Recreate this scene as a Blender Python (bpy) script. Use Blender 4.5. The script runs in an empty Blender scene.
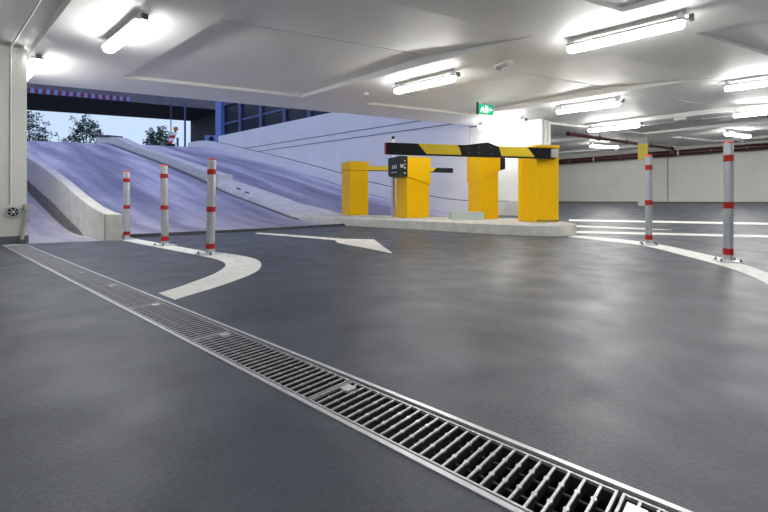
import bpy, bmesh, math, random
from mathutils import Vector, Matrix
random.seed(7)
PI = math.pi
COL = bpy.context.scene.collection

# ------------------------------------------------------------------ materials
def mat(name, col, rough=.5, metal=0., noise=None, bump=None, spec=.5, emit=None, stretch=None):
    m = bpy.data.materials.new(name); m.use_nodes = True
    nt = m.node_tree; N = nt.nodes; L = nt.links
    b = N['Principled BSDF']
    b.inputs['Base Color'].default_value = (*col, 1)
    b.inputs['Roughness'].default_value = rough
    b.inputs['Metallic'].default_value = metal
    b.inputs['Specular IOR Level'].default_value = spec
    if emit:
        b.inputs['Emission Color'].default_value = (*emit[0], 1)
        b.inputs['Emission Strength'].default_value = emit[1]
    tc = N.new('ShaderNodeTexCoord'); mp = N.new('ShaderNodeMapping')
    L.new(tc.outputs['Object'], mp.inputs['Vector'])
    if stretch: mp.inputs['Scale'].default_value = stretch
    if noise:
        sc, amt, det = noise
        t = N.new('ShaderNodeTexNoise'); t.inputs['Scale'].default_value = sc
        t.inputs['Detail'].default_value = det; t.inputs['Roughness'].default_value = .6
        L.new(mp.outputs[0], t.inputs['Vector'])
        r = N.new('ShaderNodeMapRange')
        r.inputs['From Min'].default_value = .3; r.inputs['From Max'].default_value = .7
        r.inputs['To Min'].default_value = 1 - amt; r.inputs['To Max'].default_value = 1 + amt
        L.new(t.outputs['Fac'], r.inputs['Value'])
        mx = N.new('ShaderNodeVectorMath'); mx.operation = 'SCALE'
        mx.inputs[0].default_value = col
        L.new(r.outputs[0], mx.inputs['Scale']); L.new(mx.outputs[0], b.inputs['Base Color'])
    if bump:
        sc, st = bump
        t2 = N.new('ShaderNodeTexNoise'); t2.inputs['Scale'].default_value = sc; t2.inputs['Detail'].default_value = 4
        L.new(mp.outputs[0], t2.inputs['Vector'])
        bp = N.new('ShaderNodeBump'); bp.inputs['Strength'].default_value = st; bp.inputs['Distance'].default_value = .01
        L.new(t2.outputs['Fac'], bp.inputs['Height']); L.new(bp.outputs[0], b.inputs['Normal'])
    return m

def floor_mat():
    m = bpy.data.materials.new('coated_floor'); m.use_nodes = True
    N = m.node_tree.nodes; L = m.node_tree.links; b = N['Principled BSDF']
    tc = N.new('ShaderNodeTexCoord')
    n1 = N.new('ShaderNodeTexNoise'); n1.inputs['Scale'].default_value = 1.9; n1.inputs['Detail'].default_value = 10; n1.inputs['Roughness'].default_value = .62; n1.inputs['Distortion'].default_value = .6
    n2 = N.new('ShaderNodeTexNoise'); n2.inputs['Scale'].default_value = 90; n2.inputs['Detail'].default_value = 3
    n3 = N.new('ShaderNodeTexNoise'); n3.inputs['Scale'].default_value = 4.; n3.inputs['Detail'].default_value = 6
    for n in (n1, n2, n3): L.new(tc.outputs['Object'], n.inputs['Vector'])
    cr = N.new('ShaderNodeValToRGB')
    cr.color_ramp.elements[0].position = .3; cr.color_ramp.elements[0].color = (.042, .049, .066, 1)
    cr.color_ramp.elements[1].position = .72; cr.color_ramp.elements[1].color = (.086, .096, .118, 1)
    L.new(n1.outputs['Fac'], cr.inputs['Fac'])
    mx = N.new('ShaderNodeMixRGB'); mx.blend_type = 'MULTIPLY'; mx.inputs['Fac'].default_value = .35
    cr2 = N.new('ShaderNodeValToRGB'); cr2.color_ramp.elements[0].position = .35; cr2.color_ramp.elements[0].color = (.55, .55, .55, 1)
    cr2.color_ramp.elements[1].position = .65; cr2.color_ramp.elements[1].color = (1.2, 1.2, 1.2, 1)
    L.new(n2.outputs['Fac'], cr2.inputs['Fac'])
    L.new(cr.outputs[0], mx.inputs[1]); L.new(cr2.outputs[0], mx.inputs[2]); L.new(mx.outputs[0], b.inputs['Base Color'])
    r = N.new('ShaderNodeMapRange'); r.inputs['From Min'].default_value = .3; r.inputs['From Max'].default_value = .7
    r.inputs['To Min'].default_value = .38; r.inputs['To Max'].default_value = .54
    L.new(n3.outputs['Fac'], r.inputs['Value']); L.new(r.outputs[0], b.inputs['Roughness'])
    b.inputs['Specular IOR Level'].default_value = .45
    bp = N.new('ShaderNodeBump'); bp.inputs['Strength'].default_value = .25; bp.inputs['Distance'].default_value = .004
    L.new(n2.outputs['Fac'], bp.inputs['Height']); L.new(bp.outputs[0], b.inputs['Normal'])
    return m

def ramp_mat():
    m = bpy.data.materials.new('ramp_concrete'); m.use_nodes = True
    N = m.node_tree.nodes; L = m.node_tree.links; b = N['Principled BSDF']
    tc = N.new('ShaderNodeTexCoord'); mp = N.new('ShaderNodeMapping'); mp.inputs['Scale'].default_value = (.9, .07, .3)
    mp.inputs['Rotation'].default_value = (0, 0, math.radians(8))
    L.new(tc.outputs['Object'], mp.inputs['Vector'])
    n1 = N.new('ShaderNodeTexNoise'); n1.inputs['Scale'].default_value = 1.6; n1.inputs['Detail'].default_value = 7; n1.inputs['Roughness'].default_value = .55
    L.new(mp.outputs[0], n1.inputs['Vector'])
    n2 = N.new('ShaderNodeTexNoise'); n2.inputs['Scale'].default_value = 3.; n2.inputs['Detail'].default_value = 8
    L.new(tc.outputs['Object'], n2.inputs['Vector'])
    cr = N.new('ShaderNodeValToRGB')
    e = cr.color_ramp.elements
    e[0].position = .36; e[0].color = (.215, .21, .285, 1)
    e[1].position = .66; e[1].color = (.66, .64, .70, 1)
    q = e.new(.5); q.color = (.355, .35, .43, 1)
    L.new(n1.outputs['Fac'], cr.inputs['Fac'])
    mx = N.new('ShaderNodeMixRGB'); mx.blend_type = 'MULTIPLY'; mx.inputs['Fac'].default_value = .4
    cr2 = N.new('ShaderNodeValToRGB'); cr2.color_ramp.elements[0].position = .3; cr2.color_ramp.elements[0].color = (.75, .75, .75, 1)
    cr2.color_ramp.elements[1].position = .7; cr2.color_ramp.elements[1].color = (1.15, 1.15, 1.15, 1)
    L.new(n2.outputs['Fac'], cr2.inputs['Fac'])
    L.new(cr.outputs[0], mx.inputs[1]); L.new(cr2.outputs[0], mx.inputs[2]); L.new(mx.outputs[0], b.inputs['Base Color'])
    b.inputs['Roughness'].default_value = .6
    n4 = N.new('ShaderNodeTexNoise'); n4.inputs['Scale'].default_value = 40
    L.new(tc.outputs['Object'], n4.inputs['Vector'])
    bp = N.new('ShaderNodeBump'); bp.inputs['Strength'].default_value = .3; bp.inputs['Distance'].default_value = .01
    L.new(n4.outputs['Fac'], bp.inputs['Height']); L.new(bp.outputs[0], b.inputs['Normal'])
    return m

M = dict(
    floor=floor_mat(), ramp=ramp_mat(),
    wall=mat('white_wall_paint', (.66, .67, .63), .6, noise=(1.2, .05, 5), bump=(30, .15)),
    ceil=mat('ceiling_paint', (.84, .845, .825), .55, noise=(.8, .04, 4), bump=(20, .1)),
    conc=mat('pale_concrete', (.68, .675, .62), .8, noise=(5, .12, 8), bump=(40, .4)),
    kerb=mat('kerb_concrete', (.64, .64, .60), .8, noise=(6, .16, 8), bump=(40, .5)),
    kerbtop=mat('gritty_kerb_top', (.55, .53, .48), .9, noise=(25, .3, 6), bump=(80, .6)),
    ext=mat('retaining_wall_render', (.74, .74, .74), .7, noise=(1.0, .05, 5)),
    joint=mat('dark_joint', (.10, .10, .11), .8, noise=(10, .1, 2)),
    plinth=mat('dark_concrete', (.20, .19, .165), .8, noise=(6, .2, 5)),  # darker than the wall face above it
    skirt=mat('dark_skirting', (.12, .12, .13), .6, noise=(6, .1, 4)),
    line=mat('road_paint', (.90, .90, .86), .6, noise=(9, .12, 8), bump=(60, .3)),
    arrow=mat('worn_road_paint', (.84, .82, .75), .65, noise=(7, .22, 8)),
    galv=mat('galvanised_steel', (.68, .71, .76), .32, .7, noise=(14, .07, 3)),
    steel=mat('bright_steel', (.78, .79, .80), .35, .6, noise=(30, .07, 3)),
    grate=mat('grate_steel', (.62, .63, .64), .4, .6, noise=(40, .1, 3)),
    dsteel=mat('dull_dark_steel', (.10, .105, .11), .5, .3, noise=(20, .2, 3)),
    web=mat('slot_shade_steel', (.035, .037, .042), .6, .2, noise=(40, .2, 3)),  # near-black colour stands for the shade down in the grate slots
    trench=mat('trench_black', (.012, .012, .013), .8, noise=(10, .3, 3)),
    red=mat('red_reflective', (.50, .016, .014), .4, noise=(30, .08, 2)),
    redcap=mat('red_plastic', (.85, .10, .06), .4, noise=(30, .05, 2)),
    yellow=mat('yellow_powder_coat', (.87, .51, .0), .42, spec=.25, noise=(3, .03, 3)),
    yband=mat('yellow_band', (.78, .60, .08), .55, noise=(3, .05, 3)),
    byellow=mat('boom_yellow', (.86, .62, .012), .4, noise=(3, .03, 3)),
    black=mat('black_coating', (.008, .008, .010), .45, spec=.25, noise=(20, .1, 2)),
    panel=mat('charcoal_panel', (.014, .018, .019), .4, spec=.3, noise=(20, .1, 2)),
    white=mat('white_plastic', (.78, .78, .77), .4, noise=(15, .03, 2)),
    grey=mat('grey_housing', (.42, .43, .44), .45, noise=(15, .05, 2)),
    pipe=mat('maroon_pipe', (.055, .008, .008), .35, noise=(8, .15, 3)),
    tube=mat('lamp_glow', (.9, .9, .9), .3, emit=((1.0, .985, .96), 55.), noise=(5, .01, 1)),
    green=mat('exit_green', (.0, .42, .20), .4, emit=((.0, .55, .26), .55), noise=(5, .01, 1)),
    signw=mat('exit_white', (.9, .95, .92), .4, emit=((.9, 1., .95), 1.1), noise=(5, .01, 1)),
    leaf=mat('tree_leaves', (.028, .085, .062), .6, noise=(3, .4, 3)),
    bark=mat('tree_bark', (.05, .04, .035), .9, noise=(12, .3, 4)),
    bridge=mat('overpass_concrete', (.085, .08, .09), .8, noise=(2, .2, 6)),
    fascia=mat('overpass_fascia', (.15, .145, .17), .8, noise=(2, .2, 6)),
    bwall=mat('building_blue_metal', (.06, .085, .20), .5, noise=(3, .12, 4)),
    glass=mat('dark_glass', (.012, .014, .03), .25, spec=.25, noise=(1.5, .3, 3)),
    ground=mat('asphalt', (.10, .10, .11), .9, noise=(4, .2, 6)),
    orange=mat('orange_lens', (.75, .25, .05), .3, noise=(10, .1, 2)),
    bluepale=mat('pale_blue_panel', (.46, .53, .56), .5, noise=(3, .04, 3)),
    bpost=mat('blue_post_paint', (.13, .20, .48), .5, noise=(3, .1, 3)),
    sqr=mat('shaded_red_paint', (.22, .02, .04), .6, noise=(3, .1, 3)), sqb=mat('shaded_blue_paint', (.20, .29, .60), .6, noise=(3, .1, 3)),  # strip colours darkened to carry the shade on the overpass edge
    bluebox=mat('blue_paint', (.16, .24, .55), .5, noise=(5, .1, 3)),
    zincbox=mat('zinc_trunking', (.56, .66, .68), .4, .3, noise=(25, .15, 3)),
)

# ------------------------------------------------------------------ helpers
class MB:
    def __init__(s): s.v = []; s.f = []
    def add(s, vs, fs):
        o = len(s.v); s.v += [tuple(v) for v in vs]; s.f += [tuple(i + o for i in f) for f in fs]; return s
    def box(s, x0, x1, y0, y1, z0, z1, Mx=None):
        vs = [Vector(p) for p in ((x0,y0,z0),(x1,y0,z0),(x1,y1,z0),(x0,y1,z0),(x0,y0,z1),(x1,y0,z1),(x1,y1,z1),(x0,y1,z1))]
        if Mx is not None: vs = [Mx @ v for v in vs]
        return s.add(vs, [(3,2,1,0),(4,5,6,7),(0,1,5,4),(1,2,6,5),(2,3,7,6),(3,0,4,7)])
    def prism(s, poly, z0, z1, Mx=None):
        n = len(poly)
        a = sum(poly[i][0]*poly[(i+1)%n][1]-poly[(i+1)%n][0]*poly[i][1] for i in range(n))
        if a < 0: poly = poly[::-1]
        g0 = z0 if callable(z0) else (lambda x, y: z0); g1 = z1 if callable(z1) else (lambda x, y: z1)
        vs = [Vector((x, y, g0(x, y))) for x, y in poly] + [Vector((x, y, g1(x, y))) for x, y in poly]
        if Mx is not None: vs = [Mx @ v for v in vs]
        return s.add(vs, [tuple(range(n))[::-1], tuple(range(n, 2*n))] + [(i, (i+1) % n, n+(i+1) % n, n+i) for i in range(n)])
    def cyl(s, p0, p1, r0, r1=None, n=16, caps=True):
        if r1 is None: r1 = r0
        p0 = Vector(p0); p1 = Vector(p1); d = (p1-p0).normalized()
        u = d.orthogonal().normalized(); w = d.cross(u)
        vs = [p + (u*math.cos(2*PI*i/n) + w*math.sin(2*PI*i/n))*r for p, r in ((p0, r0), (p1, r1)) for i in range(n)]
        fs = [(i, (i+1) % n, n+(i+1) % n, n+i) for i in range(n)]
        if caps: fs += [tuple(range(n))[::-1], tuple(range(n, 2*n))]
        return s.add(vs, fs)
    def sweep(s, prof, path_fn, n, close_prof=True, caps=True):
        # prof: list of (a, b); path_fn(i) -> (origin, A, B); ring of each
        k = len(prof); rings = []
        vs = []
        for i in range(n):
            o, A, B = path_fn(i)
            vs += [o + A*a + B*b for a, b in prof]
        fs = []
        for i in range(n-1):
            for j in range(k if close_prof else k-1):
                j2 = (j+1) % k
                fs.append((i*k+j, i*k+j2, (i+1)*k+j2, (i+1)*k+j))
        if caps: fs += [tuple(range(k))[::-1], tuple(range((n-1)*k, n*k))]
        return s.add(vs, fs)
    def build(s, name, m, parent=None, smooth=False, bevel=0, loc=None):
        me = bpy.data.meshes.new(name); me.from_pydata(s.v, [], s.f); me.update()
        bm = bmesh.new(); bm.from_mesh(me); bmesh.ops.recalc_face_normals(bm, faces=bm.faces); bm.to_mesh(me); bm.free()
        for mm in (m if isinstance(m, (list, tuple)) else [m]): me.materials.append(M[mm])
        if smooth:
            for p in me.polygons: p.use_smooth = True
            try: me.set_sharp_from_angle(angle=math.radians(40))
            except Exception: pass
        o = bpy.data.objects.new(name, me); COL.objects.link(o)
        if parent is not None: o.parent = parent
        if loc is not None: o.location = loc
        if bevel:
            b = o.modifiers.new('bevel', 'BEVEL'); b.width = bevel; b.segments = 2; b.limit_method = 'ANGLE'
        return o

def tag(o, label, cat, group=None, kind=None):
    if label: o['label'] = label
    if cat: o['category'] = cat
    if group: o['group'] = group
    if kind: o['kind'] = kind
    return o
def struct(o, label=None, cat=None):
    o['kind'] = 'structure'
    if label: o['label'] = label
    if cat: o['category'] = cat
    return o
def empty(name, loc, rz=0, label=None, cat=None, group=None):
    o = bpy.data.objects.new(name, None); COL.objects.link(o); o.empty_display_size = .1
    o.location = loc; o.rotation_euler = (0, 0, rz)
    return tag(o, label, cat, group)
def copy_tree(o, parent=None):
    c = o.copy(); COL.objects.link(c); c.parent = parent
    for ch in [x for x in bpy.data.objects if x.parent == o]: copy_tree(ch, c)
    return c

# ------------------------------------------------------------------ ground heights
def fz(X):
    if X <= 2.5: return -.035
    if X <= 6: return -.035 + .055*(X-2.5)/3.5
    if X <= 15.2: return .02 + .036*(X-6)
    return .351 + .02*(X-15.2)
G = [(8.0,0),(8.5,.02),(8.9,.055),(9.5,.13),(10.2,.27),(11,.43),(12,.63),(12.7,.79),(14.2,1.16),(16.7,1.72),(20.1,2.42),(22.4,2.90),(23.2,3.03),(24,3.09),(25,3.1)]
def g(t):
    if t <= 8: return 0
    if t >= 25: return 3.1
    for a, b in zip(G, G[1:]):
        if t <= b[0]: return a[1] + (b[1]-a[1])*(t-a[0])/(b[0]-a[0])
SK = .41
def R(X, Y): return fz(X) + g(Y + SK*(min(X, 6)-2) + .2*max(0, X-6))
def TY(X, t): return t - SK*(X-2)

# ------------------------------------------------------------------ floor
def Yb(X):
    pts = [(-6, 9.8), (.97, 7.0), (1.75, 6.76), (1.88, 6.76)] if X < 1.9 else [(1.9, 7.2), (2.0, 7.2), (3.98, 6.58), (5.8, 6.2), (10.0, 4.8)]
    if X > 10.001: return 9.5
    for a, b in zip(pts, pts[1:]):
        if X <= b[0] + 1e-6: return a[1] + (b[1]-a[1])*(max(X, a[0])-a[0])/(b[0]-a[0])
    return pts[-1][1]
mb = MB()
def fstrip(xa, xb, ya0=None, yb0=None, y0=-8.):
    ya = Yb(xa+1e-4) if ya0 is None else ya0; yb = Yb(xb-1e-4) if yb0 is None else yb0
    mb.add([(xa, y0, fz(xa)), (xb, y0, fz(xb)), (xb, yb, fz(xb)), (xa, ya, fz(xa))], [(0, 1, 2, 3)])
DX0, DX1 = .72, .935
fstrip(-6, DX0, 7.42, 7.42)
fstrip(DX0, DX1, y0=7.06, ya0=7.42, yb0=7.42)
fstrip(DX0, DX1, -2., -2., -8.)
fstrip(DX1, .97, 7.42, 7.0)
for a, b in ((.97, 1.75), (1.75, 1.9), (1.9, 2.0), (2.0, 2.5), (2.5, 3.98), (3.98, 5.8), (5.8, 6.0), (6.0, 10.0)): fstrip(a, b)
for a, b in ((10.0, 15.2), (15.2, 18.6)): fstrip(a, b, 9.5, 9.5)
struct(mb.build('floor', 'floor'), 'grey coated garage floor with a drain running across it', 'floor')

# ramp surface, both lanes and the narrow strip left of the low wall
xs = [.6, .97, 1.75, 1.9, 2.0, 2.5, 3.2, 3.98, 5.0, 5.8, 6.0, 7.0, 8.0, 9.0, 10.0]
mb = MB()
def rampstrip(xa, xb):
    ya = Yb(xa+1e-4) if xa >= .97 else 7.42; yb = Yb(xb-1e-4) if xb > .97 else 7.42
    if xa >= .97 and xa < 1.9 and xb <= .97: pass
    ta = ya + SK*(xa-2); tb = yb + SK*(xb-2)
    n = 70; vs = []
    for i in range(n+1):
        for X, t0 in ((xa, ta), (xb, tb)):
            t = t0 + (26-t0)*i/n
            Y = TY(X, t); vs.append((X, Y, R(X, Y)))
    mb.add(vs, [(2*i, 2*i+1, 2*i+3, 2*i+2) for i in range(n)])
for a, b in zip(xs, xs[1:]): rampstrip(a, b)
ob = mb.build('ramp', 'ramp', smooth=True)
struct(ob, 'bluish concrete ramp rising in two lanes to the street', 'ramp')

# dark steel threshold where the ramp meets the floor
mb = MB()
def strip(P, w, z0, z1):
    for (a, b) in zip(P, P[1:]):
        d = Vector((b[0]-a[0], b[1]-a[1])).normalized(); n = Vector((-d.y, d.x))*w/2
        mb.prism([(a[0]-n.x, a[1]-n.y), (b[0]-n.x, b[1]-n.y), (b[0]+n.x, b[1]+n.y), (a[0]+n.x, a[1]+n.y)], lambda x, y: fz(x)+z0, lambda x, y: fz(x)+z1)
strip([(2.02, 7.2), (3.98, 6.58), (5.74, 6.22)], .07, -.01, .042)
struct(mb.build('trim_1', 'dsteel'), 'dark threshold strip at the foot of the ramp', 'strip')
mb = MB(); strip([(.98, 6.995), (1.74, 6.725)], .015, -.01, .003)
struct(mb.build('trim_2', 'dsteel'))

# ------------------------------------------------------------------ ceiling with shallow coffers
ZC = 2.48
XC = [(-6.0, None), (-2.6, 1), (1.02, None), (2.2, 1), (4.9, None), (6.1, 1), (8.48, None), (9.7, 1), (12.0, None), (13.0, 1), (14.4, None), (15.6, 1), (17.9, None), (18.6, 'end')]
ROWS = [(-7.6, -4.7, -3.15), (-2.2, .7, 2.25)]   # near edge, joint, far edge handled below
rows = [(3.2, 4.75, 7.65), (-2.2, -.65, 2.25), (-7.6, -6.05, -3.15)]
mb = MB()
def P3(X, t, z): return (X, TY(X, t), z)
def quad(x0, x1, t0, t1, z00, z01=None):
    z01 = z00 if z01 is None else z01
    mb.add([P3(x0, t0, z00), P3(x1, t0, z00), P3(x1, t1, z01), P3(x0, t1, z01)], [(0, 1, 2, 3)])
def coffer(x0, x1, near, mid, far, dn=.002, dm=.12, df=.05):
    zn, zm, zf = ZC+dn, ZC+dm, ZC+df
    e_ = .011
    quad(x0, x1, near, mid-e_, zn, zm); quad(x0, x1, mid+e_, far, zm, zf)
    quad(x0, x1, mid-e_, mid+e_, zm+.04)
    for tt in (mid-e_, mid+e_): mb.add([P3(x0, tt, zm), P3(x1, tt, zm), P3(x1, tt, zm+.04), P3(x0, tt, zm+.04)], [(0, 1, 2, 3)])
    for x in (x0, x1):
        mb.add([P3(x, near, ZC), P3(x, mid, ZC), P3(x, far, ZC), P3(x, far, zf), P3(x, mid, zm), P3(x, near, zn)], [(0, 1, 4, 5), (1, 2, 3, 4)])
    mb.add([P3(x0, far, ZC), P3(x1, far, ZC), P3(x1, far, zf), P3(x0, far, zf)], [(0, 1, 2, 3)])
    mb.add([P3(x0, near, ZC), P3(x1, near, ZC), P3(x1, near, zn), P3(x0, near, zn)], [(0, 1, 2, 3)])
for (xa, ka), (xb, kb) in zip(XC, XC[1:]):
    far_t = 8.8
    if ka is None:
        if xa == 8.48:
            quad(xa, xb, -12, 8.8, ZC); continue
        quad(xa, xb, -12, 8.8, ZC)
        if xa >= 12: quad(xa, xb, 8.8, 18, ZC)
        continue
    rr = list(rows)
    if xa >= 12: rr = [(8.6, 10.15, 13.05)] + rr
    if xa == 9.7: # partly outside the opening
        quad(10.0, xb, 8.8, 18, ZC)
    top = 18 if xa >= 12 else 8.8
    for (n_, m_, f_) in rr:
        quad(xa, xb, f_, top, ZC)
        if xa == -2.6 and f_ == 7.65: coffer(xa, xb, n_, m_, f_, df=-.02+.03)
        else: coffer(xa, xb, n_, m_, f_)
        top = n_
    quad(xa, xb, -12, top, ZC)
# upper face of the slab and its front edge over the ramp
for x0, x1, t1 in ((-6, 10.0, 8.8), (10.0, 18.6, 18)):
    mb.add([P3(x0, -12, 3.05), P3(x1, -12, 3.05), P3(x1, t1, 3.05), P3(x0, t1, 3.05)], [(0, 1, 2, 3)])
mb.add([P3(-6, 8.8, ZC), P3(10, 8.8, ZC), P3(10, 8.8, 3.05), P3(-6, 8.8, 3.05)], [(0, 1, 2, 3)])
struct(mb.build('ceiling', 'ceil'), 'pale grey concrete ceiling with shallow sunken panels', 'ceiling')

# ------------------------------------------------------------------ walls
mb = MB(); mb.box(-6, .97, 7.1, 7.42, -.035, ZC)
struct(mb.build('wall_left', 'wall'), 'white painted wall end left of the ramp', 'wall')
mb = MB(); mb.box(-6, .985, 7.085, 7.1, -.035, .07); mb.box(.97, .985, 7.1, 7.42, -.035, .07)
struct(mb.build('baseboard_left', 'skirt'))
mb = MB(); mb.box(18.5, 18.8, -8, 9.5, .2, 2.6)
struct(mb.build('wall_right', 'wall'), 'long white wall behind the maroon pipe', 'wall')
mb = MB(); mb.box(18.485, 18.5, -8, 9.5, .40, .47)
struct(mb.build('baseboard_right', 'skirt'))
mb = MB(); mb.box(18.492, 18.5, 2.52, 2.545, .47, 2.47)
struct(mb.build('trim_3', 'joint'))
mb = MB(); mb.box(10.0, 10.55, 3.88, 5.87, .1, ZC)
struct(mb.build('wall_middle', 'wall'), 'white wall block behind the yellow cabinets', 'wall')
mb = MB(); mb.box(10.0, 10.55, 5.87, 19.95, .0, 3.68)
struct(mb.build('wall_ramp', 'ext'), 'tall pale retaining wall along the right ramp lane', 'wall')
for i, z in enumerate((2.88, 2.65)):
    mb = MB(); mb.box(9.994, 10.0, 5.8, 19.9, z-.012, z+.012)
    struct(mb.build('trim_%d' % (4+i), 'joint'))
mb = MB(); mb.box(-6, 18.8, -8.3, -8, -.1, 2.6); struct(mb.build('wall_rear', 'wall'))
mb = MB(); mb.box(-6.3, -6, -8, 10, -.1, 2.6); struct(mb.build('wall_far_left', 'wall'))
mb = MB(); mb.box(10.55, 18.8, 9.5, 9.8, .1, 2.6); struct(mb.build('wall_far_right', 'wall'))
# retaining wall left of the ramp (outside, mostly behind the wall end)
mb = MB(); mb.box(.3, .6, 7.42, 26, -.1, 3.4); struct(mb.build('wall_outer', 'ext'))

# low upstand at the foot of the retaining wall
def runner(x0, x1, ys, bot, top, name, m, bevel=0):
    mb = MB(); vs = []
    for Y in ys: vs += [(x0, Y, bot(Y)), (x1, Y, bot(Y)), (x1, Y, top(Y)), (x0, Y, top(Y))]
    n = len(ys); fs = [(4*i+j, 4*i+(j+1) % 4, 4*i+4+(j+1) % 4, 4*i+4+j) for i in range(n-1) for j in range(4)]
    fs += [(3, 2, 1, 0), tuple(range(4*n-4, 4*n))]
    mb.add(vs, fs)
    return mb.build(name, m, smooth=False, bevel=bevel)
def frange(a, b, n): return [a + (b-a)*i/n for i in range(n+1)]
ob = runner(9.74, 9.995, frange(4.7, 22.8, 60), lambda y: R(9.9, y)-.12, lambda y: R(9.9, y)+.33, 'trim_6', 'ext')
struct(ob, 'low concrete upstand below the retaining wall', 'kerb')
ob = runner(9.965, 9.998, frange(4.7, 19.9, 50), lambda y: R(9.9, y)+.325, lambda y: R(9.9, y)+.352, 'trim_8', 'joint'); struct(ob)
ob = runner(9.70, 9.995, [4.35, 4.7], lambda y: .1, lambda y: .50, 'trim_7', 'wall'); struct(ob)

# low wall left of the left lane, swelling as it climbs
LT = [(6.82, .33), (6.97, .35), (7.48, .42), (8.37, .60), (9.44, .86), (11.26, 1.24), (12.79, 1.51), (16, 2.2), (22, 3.5), (25, 3.7)]
LB = [(6.8, -.06), (7.88, -.06), (8.93, .05), (10.28, .28), (12.79, .76), (16, 1.5), (22, 2.8), (25, 3.1)]
DT = [(6.8, -.06), (7.9, -.05), (8.05, .02), (8.98, .22), (10.28, .51), (12.79, .98), (16, 1.75), (22, 3.0), (25, 3.3)]
def tab(T, y):
    if y <= T[0][0]: return T[0][1]
    for a, b in zip(T, T[1:]):
        if y <= b[0]: return a[1] + (b[1]-a[1])*(y-a[0])/(b[0]-a[0])
    return T[-1][1]
mb = MB(); ys = frange(6.78, 24, 70); vs = []
for i, Y in enumerate(ys):
    d = -.13 if i == 0 else 0   # slanting end face
    vs += [(1.77, Y, tab(LB, Y)-.15), (1.93, Y+d, tab(LB, Y)-.15), (1.93, Y+d, tab(LT, Y)), (1.77, Y, tab(LT, Y))]
n = len(ys)
mb.add(vs, [(4*i+j, 4*i+(j+1) % 4, 4*i+4+(j+1) % 4, 4*i+4+j) for i in range(n-1) for j in range(4)] + [(3, 2, 1, 0), tuple(range(4*n-4, 4*n))])
lw = mb.build('low_wall', 'conc')
tag(lw, 'curved pale concrete low wall climbing the ramp beside the left wall end', 'wall', kind='structure')
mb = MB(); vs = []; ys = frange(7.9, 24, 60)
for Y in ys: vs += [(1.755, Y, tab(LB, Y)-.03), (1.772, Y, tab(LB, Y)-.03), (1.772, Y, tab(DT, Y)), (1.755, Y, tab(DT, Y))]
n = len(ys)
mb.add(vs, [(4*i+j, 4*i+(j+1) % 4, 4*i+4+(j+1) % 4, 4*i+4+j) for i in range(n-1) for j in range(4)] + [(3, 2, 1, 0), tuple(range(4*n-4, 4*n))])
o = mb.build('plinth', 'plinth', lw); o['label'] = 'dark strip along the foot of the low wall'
mb = MB(); mb.box(1.764, 1.7699, 6.80, 6.81, -.04, .33)
mb.build('joint', 'joint', lw)

# median between the lanes
MT = [(8.4, .30+.2), (9.36, .73), (10.75, 1.0), (11.5, 1.14)]
MW = [(11.5, 1.26), (12.68, 1.46), (15.19, 2.01), (18.57, 2.68), (20.6, 3.22), (20.9, 3.27), (23.6, 3.53)]
ob = runner(5.78, 6.2, frange(11.5, 23.6, 40), lambda y: R(5.9, y)-.3, lambda y: tab(MW, y), 'median_wall', 'conc')
tag(ob, 'pale concrete dividing wall climbing between the two ramp lanes', 'wall', kind='structure')
mb = MB(); mb.add([(5.7, 21.5, 3.34), (6.28, 21.5, 3.34), (6.28, 23.2, 3.50), (5.7, 23.2, 3.50), (5.7, 21.5, 3.41), (6.28, 21.5, 3.41), (6.28, 23.2, 3.58), (5.7, 23.2, 3.58)], [(3,2,1,0),(4,5,6,7),(0,1,5,4),(1,2,6,5),(2,3,7,6),(3,0,4,7)])
mb.build('capping', 'bridge', ob)
mb = MB(); ys = frange(7.62, 24, 60); vs = []
for Y in ys:
    zz = R(5.7, Y)
    vs += [(5.63, Y, zz-.03), (5.79, Y, zz-.03), (5.79, Y, zz+.022), (5.63, Y, zz+.010)]
n = len(ys)
mb.add(vs, [(4*i+j, 4*i+(j+1) % 4, 4*i+4+(j+1) % 4, 4*i+4+j) for i in range(n-1) for j in range(4)] + [(3, 2, 1, 0), tuple(range(4*n-4, 4*n))])
o = mb.build('gutter', 'skirt', ob); o['label'] = 'dark gutter along the foot of the dividing wall'

# island under the barrier cabinets, running on as a kerb up to the dividing wall
FR = [(5.68, 7.55), (5.70, 7.2), (5.74, 6.4), (5.77, 5.8), (5.80, 5.0), (5.83, 4.2), (5.80, 3.5), (5.79, 3.0), (5.81, 2.65), (5.90, 2.30), (6.02, 2.09), (6.18, 1.98), (6.36, 1.97)]
BK = [(7.0, 7.55), (7.05, 7.2), (7.15, 6.4), (7.1, 5.8), (7.15, 5.0), (7.3, 4.4), (7.5, 3.8), (7.6, 3.3), (7.6, 2.95), (7.45, 2.7), (7.2, 2.5), (6.9, 2.3), (6.6, 2.1)]
def itop(Y): return .18 if Y < 7.55 else max(.18, tab([(7.55, .18), (7.9, .20), (8.3, .27), (8.75, .39), (9.42, .60), (10.4, .86), (11.5, 1.12)], Y))
def ibot(X, Y): return R(X, Y) - .05
mb = MB(); vs = []
for (a, b) in zip(FR, BK):
    z = itop(a[1]); vs += [(a[0], a[1], ibot(*a)), (b[0], b[1], ibot(*b)), (b[0], b[1], z), (b[0]-.02, b[1], z+.0), (a[0]+.02, a[1]+.0, z), (a[0], a[1], z-.02)]
n = len(FR); K = 6
fs = [(K*i+j, K*i+(j+1) % K, K*i+K+(j+1) % K, K*i+K+j) for i in range(n-1) for j in range(K)] + [tuple(range(K))[::-1], tuple(range(K*(n-1), K*n))]
mb.add(vs, fs)
isl = mb.build('kerb_island', ['kerb', 'kerbtop'])
for p in isl.data.polygons:
    if p.normal.z > .8: p.material_index = 1
tag(isl, 'long pale concrete kerb island carrying the yellow barrier cabinets', 'kerb island')
ys = frange(7.55, 11.5, 24)
mb = MB(); vs = []
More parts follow.
